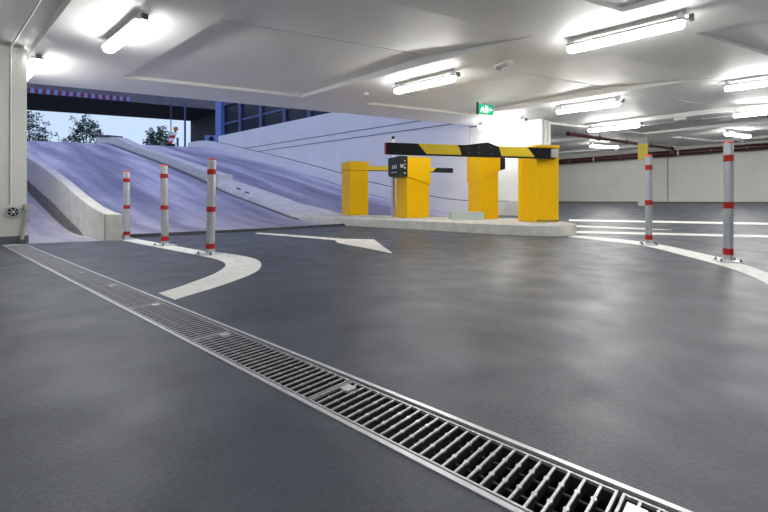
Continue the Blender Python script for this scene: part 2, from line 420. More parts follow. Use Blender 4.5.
for Y in ys:
    xb = tab([(7.55, 7.0), (8.5, 6.75), (10, 6.45), (11.5, 6.2)], Y); z = itop(Y)
    z = max(z, R(xb, Y)+.035*min(1, (Y-7.55)/.6)) if Y > 7.6 else z
    k_ = min(1, (Y-7.55)/.6); lean = .03 + .13*k_; zr = R(5.66, Y)
    vs += [(5.68, Y, zr-.06), (xb, Y, ibot(xb, Y)), (xb, Y, z), (5.70+lean, Y, z-.015*k_), (5.69+lean*.35, Y, zr+(z-zr)*.62)]
n = len(ys); K = 5
mb.add(vs, [(K*i+j, K*i+(j+1) % K, K*i+K+(j+1) % K, K*i+K+j) for i in range(n-1) for j in range(K)] + [tuple(range(K))[::-1], tuple(range(K*(n-1), K*n))])
rk = mb.build('rising_kerb', 'kerb', smooth=True); tag(rk, 'pale kerb sloping up from the island to the dividing wall', 'kerb', kind='structure')
# small dark paint marks on the kerb beside the dividing wall
for y0, y1, z0, z1 in ((10.55, 10.47, .04, .085), (10.42, 10.36, .03, .075), (10.1, 10.02, .045, .09), (9.98, 9.93, .03, .08)):
    zt = itop((y0+y1)/2)
    mb = MB(); mb.box(5.79, 5.83, y1+.01, y0-.01, zt-.055, zt-.02); mb.build('paint_mark', 'black', rk)

# ------------------------------------------------------------------ drain
ch = empty('drain_channel', (.8275, 3., -.035), 0, 'long steel-edged drain channel crossing the grey floor', 'drain'); ch['kind'] = 'structure'
mb = MB()
y0, y1 = -5., 4.05
mb.box(-.0925, .0925, y0, y1, -.145, -.135); mb.box(-.1, -.0925, y0, y1, -.145, -.028); mb.box(.0925, .1, y0, y1, -.145, -.028)
mb.build('trough', 'trench', ch)
for sx in (-1, 1):
    mb = MB(); a, b = sorted((sx*.1075, sx*.0945)); mb.box(a, b, y0, y1, -.03, .0035)
    mb.build('edge_rail', 'steel', ch)
    mb = MB(); a, b = sorted((sx*.0925, sx*.080)); mb.box(a, b, y0, y1, -.034, -.0265); mb.build('ledge', 'web', ch)  # ledge coloured dark as the shade in the gap beside the grates
PITCH = .755
def make_grate():
    r = empty('drain_grate', (0, 0, 0), 0)
    hw, L0 = .0845, PITCH-.008
    mb = MB(); t = .005; z0, z1 = -.007, 0
    mb.box(-hw, -hw+t, 0, L0, z0, z1); mb.box(hw-t, hw, 0, L0, z0, z1)
    mb.box(-hw+t, hw-t, 0, t, z0, z1); mb.box(-hw+t, hw-t, L0-t, L0, z0, z1)
    mb.build('frame', 'grate', r)
    mb = MB(); nb = 25; wb = .0026
    for i in range(1, nb):
        y = L0*i/nb
        mb.box(-hw+t, hw-t, y-wb, y+wb, -.0045, -.0006)
        for x in (-.031, .031): mb.box(x-.004, x+.004, y-wb*1.9, y+wb*1.9, -.0045, -.0005)
    mb.build('bars', 'grate', r)
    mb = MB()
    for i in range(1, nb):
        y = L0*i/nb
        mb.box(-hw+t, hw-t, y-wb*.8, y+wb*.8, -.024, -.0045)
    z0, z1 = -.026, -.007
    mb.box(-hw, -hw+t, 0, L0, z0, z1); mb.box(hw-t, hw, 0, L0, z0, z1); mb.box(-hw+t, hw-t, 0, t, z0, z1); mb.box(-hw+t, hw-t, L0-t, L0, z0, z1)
    o = mb.build('bar_webs', 'web', r); o['label'] = 'grate bar flanks coloured dark for slot shade'  # lower bars and frame skirts coloured dark in place of slot shade
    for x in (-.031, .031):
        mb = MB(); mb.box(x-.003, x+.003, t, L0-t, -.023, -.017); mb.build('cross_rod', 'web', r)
    mb = MB(); mb.box(.024, .060, L0-.046, L0-.012, -.006, .0012)
    mb.build('locking_plate', 'steel', r)
    return r
proto = make_grate()
gl = ['drain grate crossing the bottom edge of the photo, only its end showing', 'large nearest full drain grate with wide black slots', 'second full drain grate from the bottom edge',
      'third full drain grate, beyond the one with a joint below the white band', 'fourth full drain grate, level with the pointed end of the curved white band', 'fifth full drain grate from the bottom edge',
      'sixth full drain grate from the bottom edge', 'seventh full drain grate from the bottom edge', 'last drain grate but one before the white wall end', 'farthest drain grate, ending at the white wall end']
# first joint at y = .17; grates run away from the camera
idx = 0
for k in range(-1, 9):
    o = proto if k == -1 else copy_tree(proto)
    yy = .205 + k*PITCH
    if yy + PITCH > 7.09: 
        for c in [x for x in bpy.data.objects if x.parent == o]: bpy.data.objects.remove(c)
        bpy.data.objects.remove(o); continue
    o.location = (.8275, yy, -.035)
    tag(o, 'galvanised ' + gl[k+1], 'drain grate', 'grates in the floor drain')

# ------------------------------------------------------------------ painted markings
def paint(name, U, Lw, m, label):
    mb = MB(); vs = []
    for (a, b) in zip(U, Lw):
        vs += [(a[0], a[1], fz(a[0])-.002), (b[0], b[1], fz(b[0])-.002), (b[0], b[1], fz(b[0])+.003), (a[0], a[1], fz(a[0])+.003)]
    n = len(U)
    mb.add(vs, [(4*i+j, 4*i+(j+1) % 4, 4*i+4+(j+1) % 4, 4*i+4+j) for i in range(n-1) for j in range(4)] + [(3, 2, 1, 0), tuple(range(4*n-4, 4*n))])
    o = mb.build(name, m); tag(o, label, 'road marking'); return o
def dens(U, k=4):  # Catmull-Rom smoothing of a polyline
    out = []
    for i in range(len(U)-1):
        p0 = U[max(i-1, 0)]; p1 = U[i]; p2 = U[i+1]; p3 = U[min(i+2, len(U)-1)]
        for j in range(k):
            t = j/k
            out.append(tuple(.5*((2*p1[a]) + (-p0[a]+p2[a])*t + (2*p0[a]-5*p1[a]+4*p2[a]-p3[a])*t*t + (-p0[a]+3*p1[a]-3*p2[a]+p3[a])*t**3) for a in (0, 1)))
    out.append(U[-1]); return out
bU = [(2.14, 6.78), (2.13, 5.46), (2.13, 4.57), (2.2, 4.02), (2.16, 3.57), (1.99, 3.2), (1.74, 2.91), (1.38, 2.67), (.98, 2.47)]
bL = [(1.93, 6.62), (1.93, 5.2), (1.93, 4.25), (1.90, 3.76), (1.78, 3.42), (1.54, 3.12), (1.27, 2.90), (1.12, 2.79), (.98, 2.71)]
paint('lane_line', dens(bU), dens(bL), 'line', 'white band under the three left bollards, hooking back to the drain')
aU = [(6.22, 1.96), (6.10, 1.44), (5.84, .96), (5.2, .47), (4.79, .21), (4.2, -.04), (3.2, -.35)]
aL = [(6.02, 1.98), (5.75, 1.43), (5.48, .97), (4.82, .51), (4.33, .21), (3.87, .02), (3.0, -.2)]
paint('lane_line', dens(aU), dens(aL), 'line', 'curved white band under the two right bollards')
paint('lane_line', [(9.0, 2.94), (9.3, 1.3), (9.6, -.4)], [(8.6, 2.8), (8.88, 1.3), (9.16, -.4)], 'line', 'farthest of the white lines on the right floor')
paint('lane_line', [(7.77, 2.43), (7.73, 1.43), (7.62, .99)], [(7.46, 2.33), (7.5, 1.4), (7.58, .99)], 'line', 'short middle white line beside the island end')
paint('lane_line', [(6.82, 2.14), (7.1, 1.1), (7.42, -.25)], [(6.52, 2.03), (6.82, 1.05), (7.14, -.25)], 'line', 'long white line just beyond the right bollards')
paint('floor_arrow', [(3.81, 6.25), (3.93, 5.2), (3.98, 4.3), (4.18, 3.93), (3.75, 3.4), (3.32, 2.86)], [(3.67, 6.09), (3.74, 5.2), (3.80, 4.3), (3.60, 4.02), (3.45, 3.4), (3.30, 2.86)], 'arrow', 'worn white arrow with long shaft pointing out of the ramp')

# ------------------------------------------------------------------ bollards
def make_bollard():
    r = empty('bollard', (0, 0, 0))
    mb = MB(); mb.cyl((0, 0, .01), (0, 0, .985), .0405, n=28); mb.build('post', 'galv', r, True)
    for z in (.088, .472, .862):
        mb = MB(); mb.cyl((0, 0, z-.027), (0, 0, z+.027), .0425, n=28)
        mb.build('reflective_band', 'red', r, True)
    mb = MB(); mb.cyl((0, 0, .985), (0, 0, .994), .041, .040, n=28); mb.cyl((0, 0, .994), (0, 0, 1.004), .040, .026, n=28)
    mb.build('cap', 'redcap', r, True)
    mb = MB(); mb.box(-.1, .1, -.1, .1, .003, .012); bp = mb.build('base_plate', 'galv', r, bevel=.002)
    mb = MB(); mb.cyl((0, 0, .012), (0, 0, .03), .05, .0405, n=24); mb.build('weld_collar', 'galv', r, True)
    for sx in (-1, 1):
        for sy in (-1, 1):
            mb = MB(); mb.cyl((sx*.078, sy*.078, .012), (sx*.078, sy*.078, .022), .012, n=6); mb.cyl((sx*.078, sy*.078, .022), (sx*.078, sy*.078, .034), .0055, n=8)
            mb.build('bolt', 'dsteel', bp)
    return r
bp = make_bollard()
BL = [((2.035, 6.80), 10, 0, 'left-hand bollard with red bands standing at the end of the curved low wall'),
      ((2.07, 5.50), 14, -.8, 'middle bollard with red bands on the left white band, leaning slightly left'),
      ((2.05, 4.26), 20, .9, 'tallest-looking red-banded bollard of the left three, nearest the arrow'),
      ((5.605, .95), 16, 0, 'slim-looking bollard with red bands in front of the yellow-topped column'),
      ((4.65, .205), 20, .3, 'largest and rightmost red-banded bollard on the right white band')]
for i, ((x, y), rz, lean, lab) in enumerate(BL):
    o = bp if i == 0 else copy_tree(bp)
    o.location = (x, y, fz(x))
    lr = math.radians(lean)
    q = Matrix.Rotation(lr, 4, Vector((.745, .667, 0)))
    o.rotation_euler = (q @ Matrix.Rotation(math.radians(rz), 4, 'Z')).to_euler()
    s = (.985, 1, .995, 1.03, 1.03)[i]; q_ = (1.04, 1.05, 1.05, .86, .86)[i]; o.scale = (q_, q_, s)
    tag(o, 'silver ' + lab, 'bollard', 'red-banded steel bollards')

# ------------------------------------------------------------------ barrier cabinets
def rot(b): return math.radians(b)
def poly_prism(mb, pts, x0, x1):  # profile in (y,z), extruded along x
    n = len(pts)
    mb.add([(x0, y, z) for y, z in pts] + [(x1, y, z) for y, z in pts], [tuple(range(n)), tuple(range(n, 2*n))[::-1]] + [(i, n+i, n+(i+1) % n, (i+1) % n) for i in range(n)])
# cabinet A: plain barrier housing with a lid, boom over the right lane (corner-origin boxes, +x along the boom side)
def housing(loc, rz, w, d, h, lid, label):
    r = empty('barrier_housing', loc, rot(rz), label, 'barrier cabinet')
    mb = MB(); mb.box(0, w, 0, d, 0, h-lid); mb.build('body', 'yellow', r, bevel=.012)
    mb = MB(); mb.box(-.012, w+.012, -.012, d+.012, h-lid+.006, h); mb.build('lid', 'yellow', r, bevel=.012)
    mb = MB(); mb.box(.008, w-.008, .008, d-.008, h-lid-.01, h-lid+.01); mb.build('gap_seal', 'black', r)
    return r
hA = housing((6.60, 6.96, .18), -24, .46, .58, 1.24, .21, 'farthest yellow barrier cabinet with a lid, at the left end of the island')
# cabinet D
hD = housing((6.45, 2.59, .18), -34, .40, .53, 1.21, .05, 'nearest yellow barrier cabinet, at the right end of the island')
mb = MB()
for i in range(9):
    mb.box(-.004, .0, .04+i*.045, .052+i*.045, .03, 1.08)
mb.build('ribs', 'yellow', hD)
mb = MB(); mb.box(-.004, .40+.004, -.006, .0, .02, .035); mb.build('door_seam', 'skirt', hD)

# booms: local x runs along the boom, z height, thin in y
def striped_boom(r, L0, h, th, cuts, slant, rubber):
    # cuts: list of (x_start, material) from 0 to L0
    for i, (x, m) in enumerate(cuts):
        xe = cuts[i+1][0] if i+1 < len(cuts) else L0
        s0 = slant if i > 0 else 0; s1 = slant if i+1 < len(cuts) else 0
        mb = MB()
        vs = []
        for yy in (-th/2, th/2):
            vs += [(x-s0/2, yy, h), (xe-s1/2, yy, h), (xe+s1/2, yy, rubber), (x+s0/2, yy, rubber)]
        mb.add(vs, [(0, 1, 2, 3), (7, 6, 5, 4), (0, 4, 5, 1), (1, 5, 6, 2), (2, 6, 7, 3), (3, 7, 4, 0)])
        o = mb.build('stripe', m, r)
        o['label'] = 'black stripe' if m == 'black' else 'yellow stripe'
    mb = MB(); mb.box(0, L0, -th/2-.002, th/2+.002, 0, rubber); mb.build('rubber_edge', 'black', r)
# boom across the left lane; runs from its free end to the nearest cabinet
bx0, by0 = 4.38, 3.892
r = empty('barrier_boom', (bx0, by0, 1.165), math.radians(-34), 'long folding black and yellow barrier boom held across the front of the cabinets', 'barrier boom')
striped_boom(r, 2.70, .165, .05, [(0, 'black'), (.53, 'byellow'), (1.13, 'black'), (1.72, 'byellow'), (2.28, 'black')], .13, .022)
mb = MB(); mb.box(-.012, .0, -.027, .027, .0, .165); mb.build('end_cap', 'red', r)
mb = MB(); mb.prism([(1.14, -.004), (1.10, .155), (1.24, .17), (1.44, .2), (1.54, .215), (1.66, .175), (1.72, .155), (1.77, -.004)], -.012, .012,
                    Matrix.Translation((0, -.042, 0)) @ Matrix.Rotation(PI/2, 4, 'X'))
kn = mb.build('folding_joint', 'black', r)
for x, z in ((1.24, .05), (1.24, .12), (1.4, .06), (1.4, .14), (1.59, .05), (1.59, .14)):
    mb = MB(); mb.cyl((x, -.054, z), (x, -.062, z), .009, n=8); mb.build('bolt', 'dsteel', kn)
mb = MB(); mb.box(2.62, 2.73, -.06, .03, .02, .15); mb.build('mounting_clamp', 'grey', r, bevel=.006)

r = empty('barrier_boom', (7.11, 6.88, 1.215), math.radians(-29), 'thinner distant barrier boom with black tip across the right lane', 'barrier boom')
striped_boom(r, 2.23, .12, .045, [(0, 'byellow'), (1.73, 'black')], -.12, .018)
mb = MB(); mb.box(2.23, 2.24, -.022, .022, .0, .12); mb.build('end_cap', 'black', r)

# ticket columns with an overhanging head
def ticket(loc, rz, w, d, h, hood, side, label):
    # hood overhangs towards -y and -x ; slanted underside on the front face
    r = empty('ticket_machine', loc, rot(rz), label, 'ticket machine')
    mb = MB(); mb.box(0, w, 0, d, 0, h-.25); mb.build('body', 'yellow', r, bevel=.01)
    return r
# machine beside the left lane: charcoal reader face looks towards the lane
tB = empty('ticket_machine', (6.31, 5.06, .18), rot(-24), 'yellow ticket machine with charcoal reader head under the boom tip', 'ticket machine')
mb = MB(); mb.box(0, .49, 0, .48, 0, .90); mb.build('body', 'yellow', tB, bevel=.01)
mb = MB()
vs = [(.0, -.03, .80), (.51, -.03, .65), (.51, -.03, 1.185), (.0, -.03, 1.185), (.0, .50, .80), (.51, .50, .65), (.51, .50, 1.185), (.0, .50, 1.185)]
mb.add(vs, [(0, 1, 2, 3), (7, 6, 5, 4), (0, 4, 5, 1), (1, 5, 6, 2), (2, 6, 7, 3), (3, 7, 4, 0)])
mb.build('hood', 'yellow', tB, bevel=.008)
mb = MB()
vs = [(-.17, -.035, .86), (-.14, -.035, .815), (-.002, -.035, .80), (-.002, -.035, 1.19), (-.17, -.035, 1.19)]
vs += [(x, .50, z) for x, y, z in vs]
mb.add(vs, [(0, 1, 2, 3, 4), (9, 8, 7, 6, 5)] + [(i, i+5, (i+1) % 5+5, (i+1) % 5) for i in range(5)])
hd = mb.build('reader_head', 'panel', tB, bevel=.006)
def glyphs(par, org, U, V, N, items, m):
    for (u0, u1, v0, v1) in items:
        mb = MB()
        p = [org + U*a + V*b + N*c for c in (.0005, .003) for a, b in ((u0, v0), (u1, v0), (u1, v1), (u0, v1))]
        mb.add(p, [(3, 2, 1, 0), (4, 5, 6, 7), (0, 1, 5, 4), (1, 2, 6, 5), (2, 3, 7, 6), (3, 0, 4, 7)])
        mb.build('icon', m, par)
# icons and display on the head, facing -y and -x
glyphs(hd, Vector((-.17, -.035, 0)), Vector((1, 0, 0)), Vector((0, 0, 1)), Vector((0, -1, 0)),
       [(.012, .022, .97, 1.03), (.03, .036, .97, 1.03), (.04, .046, .965, 1.0), (.05, .062, 1.0, 1.03), (.05, .062, .97, .985), (.072, .08, .965, 1.035),
        (.10, .118, 1.09, 1.11), (.10, .12, 1.03, 1.045), (.10, .125, .95, .985), (.085, .13, .86, .875)], 'white')
glyphs(hd, Vector((-.17, 0, 0)), Vector((0, -1, 0)), Vector((0, 0, 1)), Vector((-1, 0, 0)),
       [(-.30, -.26, .96, 1.03), (-.22, -.18, .96, 1.03), (-.14, -.10, .96, 1.03), (-.33, -.1, .88, .895)], 'white')
# machine beside the right lane
tC = empty('ticket_machine', (6.93, 3.83, .18), rot(-34), 'yellow ticket machine with its dark reader on the far side, behind the boom joint', 'ticket machine')
mb = MB(); mb.box(0, .37, 0, .52, 0, 1.0); mb.build('body', 'yellow', tC, bevel=.01)
mb = MB()
vs = [(-.012, -.02, .68), (.40, -.02, .90), (.40, -.02, 1.19), (-.012, -.02, 1.19), (-.012, .55, .68), (.40, .55, .90), (.40, .55, 1.19), (-.012, .55, 1.19)]
mb.add(vs, [(0, 1, 2, 3), (7, 6, 5, 4), (0, 4, 5, 1), (1, 5, 6, 2), (2, 6, 7, 3), (3, 7, 4, 0)])
mb.build('hood', 'yellow', tC, bevel=.008)
mb = MB()
vs = [(.405, -.02, .90), (.50, -.02, .93), (.50, -.02, 1.19), (.405, -.02, 1.19)]
vs += [(x, .5, z) for x, y, z in vs]
mb.add(vs, [(0, 1, 2, 3), (7, 6, 5, 4), (0, 4, 5, 1), (1, 5, 6, 2), (2, 6, 7, 3), (3, 7, 4, 0)])
mb.build('reader_head', 'panel', tC, bevel=.006)
# galvanised box lying at its foot
r = empty('cable_box', (6.34, 4.06, .18), rot(-42), 'low galvanised metal box lying on the island in front of the ticket machine', 'metal box')
mb = MB(); mb.box(0, .58, 0, .24, 0, .135); mb.build('body', 'zincbox', r, bevel=.004)
mb = MB(); mb.box(.17, .175, -.003, .0, .01, .125); mb.box(-.002, .582, -.003, .243, .125, .137); mb.build('lid', 'zincbox', r)
# slim grey post with a small white sensor
r = empty('sensor_post', (6.56, 5.62, .18), rot(-24), 'slim grey post with white sensor on top, left of the reader head', 'post')
mb = MB(); mb.box(-.03, .03, -.03, .03, 0, 1.48); mb.build('post', 'galv', r, bevel=.004)
mb = MB(); mb.box(-.045, .045, -.045, .045, 0, .012); mb.build('foot', 'galv', r)
mb = MB(); mb.cyl((0, 0, 1.48), (0, 0, 1.60), .034, n=14); s_ = mb.build('sensor', 'white', r, True)
mb = MB(); mb.cyl((0, 0, 1.60), (0, 0, 1.66), .038, .026, n=14); mb.build('sensor_cap', 'black', s_, True)

# ------------------------------------------------------------------ lamps
def make_lamp():
    r = empty('ceiling_lamp', (0, 0, 0))
    Lh = .575
    def ring(y, s):
        pr = [(-.060, -.004), (-.066, -.012), (-.066, -.035), (-.056, -.056), (-.036, -.072), (.0, -.078), (.036, -.072), (.056, -.056), (.066, -.035), (.066, -.012), (.060, -.004)]
        return [Vector((x*s, y, -.035+(z+.035)*s)) for x, z in pr]
    mb = MB(); st = [(-Lh, .72), (-Lh+.012, .88), (-Lh+.035, 1), (Lh-.035, 1), (Lh-.012, .88), (Lh, .72)]
    vs = []
    for y, s in st: vs += ring(y, s)
    k = 11; fs = [(i*k+j, i*k+(j+1) % k, (i+1)*k+(j+1) % k, (i+1)*k+j) for i in range(len(st)-1) for j in range(k)] + [tuple(range(k)), tuple(range((len(st)-1)*k, len(st)*k))[::-1]]
    mb.add(vs, fs); mb.build('diffuser', 'tube', r, True)
    mb = MB(); mb.box(-.067, .067, -Lh-.008, Lh+.008, -.012, .022); mb.build('housing', 'white', r, bevel=.008)
    for y in (-Lh+.03, Lh-.03):
        mb = MB(); mb.box(-.02, .02, y-.03, y+.03, .022, .093); mb.build('mounting_clip', 'galv', r)
    mb = MB(); mb.cyl((0, -Lh-.05, .0), (0, -Lh-.008, .0), .012, n=10); mb.box(-.03, .03, -Lh-.085, -Lh-.045, -.02, .04)
    mb.build('cable_gland', 'dsteel', r)
    return r
lp = make_lamp()
LM = [(1.60, 5.45, 0, 'lamp over the left bollards, near the wall end'),
      (1.10, 7.83, 0, 'lamp half hidden behind the left wall end'),
      (5.52, 4.08, 0, 'lamp left of the exit sign, above the boom tip'),
      (5.43, 1.19, 0, 'largest and nearest lamp, right of the emergency light'),
      (9.10, 2.62, 0, 'lamp above the nearest yellow cabinet'),
      (9.08, -.15, 0, 'lamp at the right picture edge, nearer one'),
      (12.12, 2.85, 0, 'lamp below the cable tray, left of the yellow-topped column'),
      (12.12, -.15, 0, 'lamp at the right picture edge, on the cable tray line'),
      (16.12, 4.07, 60, 'far crosswise lamp left of the yellow-topped column'),
      (15.85, .48, 67, 'far crosswise lamp above the rightmost bollard'),
      (9.70, 4.80, 0, 'lamp washing the white wall block behind the cabinets'),
      (1.6, 0.4, 0, ''), (15.6, -2.6, 0, ''), (5.43, -2.6, 0, ''), (1.6, -3.4, 0, ''), (-3.0, 3.5, 0, ''), (-3.0, -1.5, 0, ''), (9.1, -4.2, 0, ''), (14., -4., 0, ''), (13.5, 6.8, 0, '')]  # lamps out of view; the second is added to brighten the right wall
for i, (x, y, rz, lab) in enumerate(LM):
    o = lp if i == 0 else copy_tree(lp)
    o.location = (x*.975, y*.975, ZC-.095); o.rotation_euler = (0, 0, math.radians(rz))
    tag(o, ('lit white fluorescent ' + lab) if lab else 'lit white fluorescent lamp outside the photo', 'lamp', 'fluorescent ceiling lamps')

# exit sign
r = empty('exit_sign', (7.66, 4.12, 2.25), math.radians(-22), 'green illuminated exit sign with running figure hanging from the ceiling', 'exit sign')
mb = MB(); mb.box(-.19, .19, -.02, .02, 0, .20); mb.build('panel', 'green', r, bevel=.004)
mb = MB()
Y = -.0235
def dec(pts):
    n = len(pts); mb.add([(x, -.0205, z) for x, z in pts] + [(x, Y, z) for x, z in pts], [tuple(range(n)), tuple(range(n, 2*n))[::-1]] + [(i, (i+1) % n, n+(i+1) % n, n+i) for i in range(n)])
dec([(-.10, .145), (-.085, .16), (-.07, .145), (-.085, .13)])                       # head
dec([(-.105, .125), (-.07, .125), (-.06, .075), (-.095, .075)])                     # torso
dec([(-.14, .10), (-.10, .125), (-.10, .112), (-.135, .085)]); dec([(-.07, .125), (-.035, .095), (-.04, .085), (-.07, .11)])
dec([(-.095, .08), (-.12, .035), (-.15, .03), (-.15, .042), (-.13, .05), (-.11, .085)]); dec([(-.075, .08), (-.045, .055), (-.05, .025), (-.06, .025), (-.062, .05), (-.09, .075)])
dec([(-.02, .03), (.05, .03), (.05, .17), (-.02, .17)])                             # door leaf
dec([(.075, .10), (.11, .135), (.11, .115), (.155, .115), (.155, .085), (.11, .085), (.11, .065)])   # arrow
mb.build('pictogram', 'signw', r)
mb = MB(); mb.box(-.21, -.19, -.025, .025, -.01, .23); mb.build('side_bracket', 'dsteel', r)
mb = MB(); mb.box(-.05, .05, -.02, .02, .2, .23); mb.build('ceiling_mount', 'grey', r)
# emergency light, detector, little box
r = empty('emergency_light', (5.60, 2.72, ZC), math.radians(-20), 'small white emergency light box with open underside, left of the largest lamp', 'emergency light')
mb = MB(); mb.box(-.05, .05, -.14, .14, -.02, .004); mb.build('base', 'white', r, bevel=.003)
for y in (-.14, .11):
    mb = MB(); mb.box(-.05, .05, y, y+.03, -.07, -.02); mb.build('end_block', 'white', r, bevel=.003)
mb = MB(); mb.cyl((0, -.11, -.045), (0, .11, -.045), .013, n=10); mb.build('tube', 'grey', r, True)
r = empty('smoke_detector', (5.47, 5.35, ZC), 0, 'small white detector box on the ceiling left of the middle lamp', 'detector')
mb = MB(); mb.box(-.055, .055, -.04, .04, -.045, 0); mb.build('body', 'white', r, bevel=.006)
mb = MB(); mb.cyl((0, 0, -.06), (0, 0, -.045), .02, n=12); mb.build('sensor', 'grey', r)
# ball under the ceiling near the top edge
# cable tray
r = empty('cable_tray', (12.32, 0, 2.40), 0, 'perforated galvanised cable tray running under the ceiling past the back lamps', 'cable tray')
mb = MB(); mb.box(-.05, .05, -5, 4.6, 0, .006)
mb.box(-.05, -.046, -5, 4.6, 0, .03); mb.box(.046, .05, -5, 4.6, 0, .03)
mb.build('tray', 'grey', r)
mb = MB()
for i in range(96): mb.box(-.052, -.0495, -5+i*.1+.02, -5+i*.1+.07, .009, .022)
o = mb.build('perforations', 'dsteel', r); o['kind'] = 'stuff'
for i in range(7):
    mb = MB(); y = -4.6+i*1.4; mb.box(-.06, .06, y-.015, y+.015, .03, .04); mb.cyl((-.055, y, .03), (-.055, y, .08), .005, n=6); mb.cyl((.055, y, .03), (.055, y, .08), .005, n=6)
    mb.build('hanger', 'galv', r)
r = empty('emergency_light', (12.15, 1.42, ZC), 0, 'slim white light box under the cable tray', 'emergency light')
mb = MB(); mb.box(-.05, .05, -.12, .12, -.055, .004); mb.build('body', 'white', r, bevel=.006)
mb = MB(); mb.box(-.04, .04, -.10, .10, -.062, -.055); mb.build('lens', 'grey', r)

# conduits
def conduit(P, rad, name, m, label):
    mb = MB()
    o = empty(name, P[-1], 0, label, 'conduit'); b = Vector(P[-1])
    for a, c in zip(P, P[1:]): mb.cyl(Vector(a)-b, Vector(c)-b, rad, n=10)
    mb.build('tube', m, o, True)
    for k in range(3):
        a = Vector(P[-2]); c = Vector(P[-1]); q = a.lerp(c, .15+.32*k)-b
        mb = MB(); mb.box(q.x-.016, q.x+.016, q.y-.002, q.y+.012, q.z-.008, q.z+.008); mb.build('clip', 'galv', o)
    return o
conduit([(.81, 2.0, ZC-.012), (.81, 7.086, ZC-.012), (.81, 7.086, .48)], .009, 'conduit', 'white', 'thin white conduit dropping down the left wall end to the round socket')
conduit([(10.1, 3.866, ZC), (10.1, 3.866, .175)], .012, 'conduit', 'white', 'left thin conduit on the end of the white wall block')
conduit([(10.35, 3.866, ZC), (10.35, 3.866, .18)], .012, 'conduit', 'white', 'right thin conduit on the end of the white wall block')
conduit([(9.985, 5.80, ZC), (9.985, 5.80, .8)], .012, 'conduit', 'white', 'thin conduit where the retaining wall meets the white wall block')

# round flanged socket on the wall end
r = empty('round_socket', (.83, 7.1, .38), 0, 'round black and silver flanged socket on the left wall end', 'socket')
mb = MB(); mb.cyl((0, 0, 0), (0, -.03, 0), .075, n=28); mb.build('flange', 'galv', r, True)
mb = MB(); mb.cyl((0, -.03, 0), (0, -.05, 0), .054, n=28); mb.build('face', 'black', r, True)
mb = MB(); mb.cyl((0, -.05, 0), (0, -.06, 0), .016, n=14)
for k in range(6):
    a = k*PI/3; Mx = Matrix.Rotation(a, 4, 'Y')
    mb.box(.024, .046, -.056, -.05, -.005, .005, Mx)
mb.build('spokes', 'white', r)
# slanting grey strut beside it
r = empty('gate_strut', (.905, 7.0, -.03), 0, 'slanting grey steel strut leaning on the foot of the left wall end', 'strut')
mb = MB(); mb.cyl((0, 0, .04), (.055, .02, .44), .02, n=12); mb.build('rod', 'grey', r, True)
mb = MB(); mb.box(.02, .115, -.03, .07, .43, .50); mb.build('head', 'grey', r, bevel=.006)
mb = MB(); mb.box(-.045, .04, -.035, .05, 0, .06); mb.build('foot', 'dsteel', r, bevel=.006)
mb = MB(); mb.box(.03, .08, -.02, .03, .28, .33); mb.build('collar', 'grey', r, bevel=.004)

# pale panel on the white wall block
mb = MB(); mb.box(-.012, 0, -.4, .4, -.16, .16)
tag(mb.build('wall_panel', 'bluepale', loc=(10.0, 4.28, 1.98)), 'pale blue-grey panel on the white wall block', 'panel')

# ------------------------------------------------------------------ back of the garage
mb = MB(); mb.box(15.15, 15.38, 2.63, 2.86, .3, ZC)
cl = tag(mb.build('column', 'wall'), 'white square column with yellow band near its top', 'column', kind='structure')
mb = MB(); mb.box(15.145, 15.385, 2.625, 2.865, 1.80, 2.27); mb.build('yellow_band', 'yband', cl)
r = empty('sprinkler_pipe', (18.22, 0, 2.24), 0, 'long maroon pipe running along the right wall under the ceiling', 'pipe')
def PZ(y): return (-.02+.0*y) - .018*(y-2)
mb = MB(); mb.cyl((0, -4, PZ(-4)), (0, 8.5, PZ(8.5)), .105, n=18); mb.build('pipe', 'pipe', r, True)
for i in range(13):
    y = -3.4+i*.93; z = PZ(y)
    mb = MB(); mb.cyl((0, y-.025, z), (0, y+.025, z), .118, n=18); cl2 = mb.build('coupling', 'dsteel' if i % 3 else 'galv', r, True)
    if i % 2 == 0:
        mb = MB(); mb.cyl((0, y+.12, z+.08), (0, y+.12, .27), .010, n=8); mb.box(-.03, .28, y+.10, y+.14, z+.10, z+.13); mb.box(-.03, .03, y+.06, y+.18, .20, .24)
        mb.build('hanger', 'galv', r)
r = empty('branch_pipe', (11.9, 3.88, 2.33), 0, 'thinner maroon pipe crossing below the ceiling to the wall pipe', 'pipe')
def dp(a): return Vector(a)-Vector((11.9, 3.88, 2.33))
A, B, Cc = dp((11.87, 3.89, 2.33)), dp((17.9, 2.33, 2.345)), dp((18.22, 2.33, 2.20))
mb = MB(); mb.cyl(A, B, .048, n=14); mb.build('pipe', 'pipe', r, True)
mb = MB(); mb.cyl(B-Vector((.06, 0, 0)), B+Vector((.05, 0, -.01)), .072, n=14); mb.cyl(B+Vector((.02, 0, .02)), B+Vector((.02, 0, -.15)), .07, n=14); mb.build('elbow', 'pipe', r, True)
mb = MB(); mb.cyl(A-Vector((.05, 0, 0)), A+Vector((.06, -.015, 0)), .06, n=14); mb.build('end_cap', 'pipe', r, True)
for k in (.25, .5, .75):
    q = A.lerp(B, k); mb = MB(); mb.cyl(q-Vector((.02, 0, 0)), q+Vector((.02, 0, 0)), .068, n=14); mb.cyl(q+Vector((0, 0, .05)), Vector((q.x, q.y, .14)), .008, n=6)
    mb.build('hanger', 'dsteel', r)

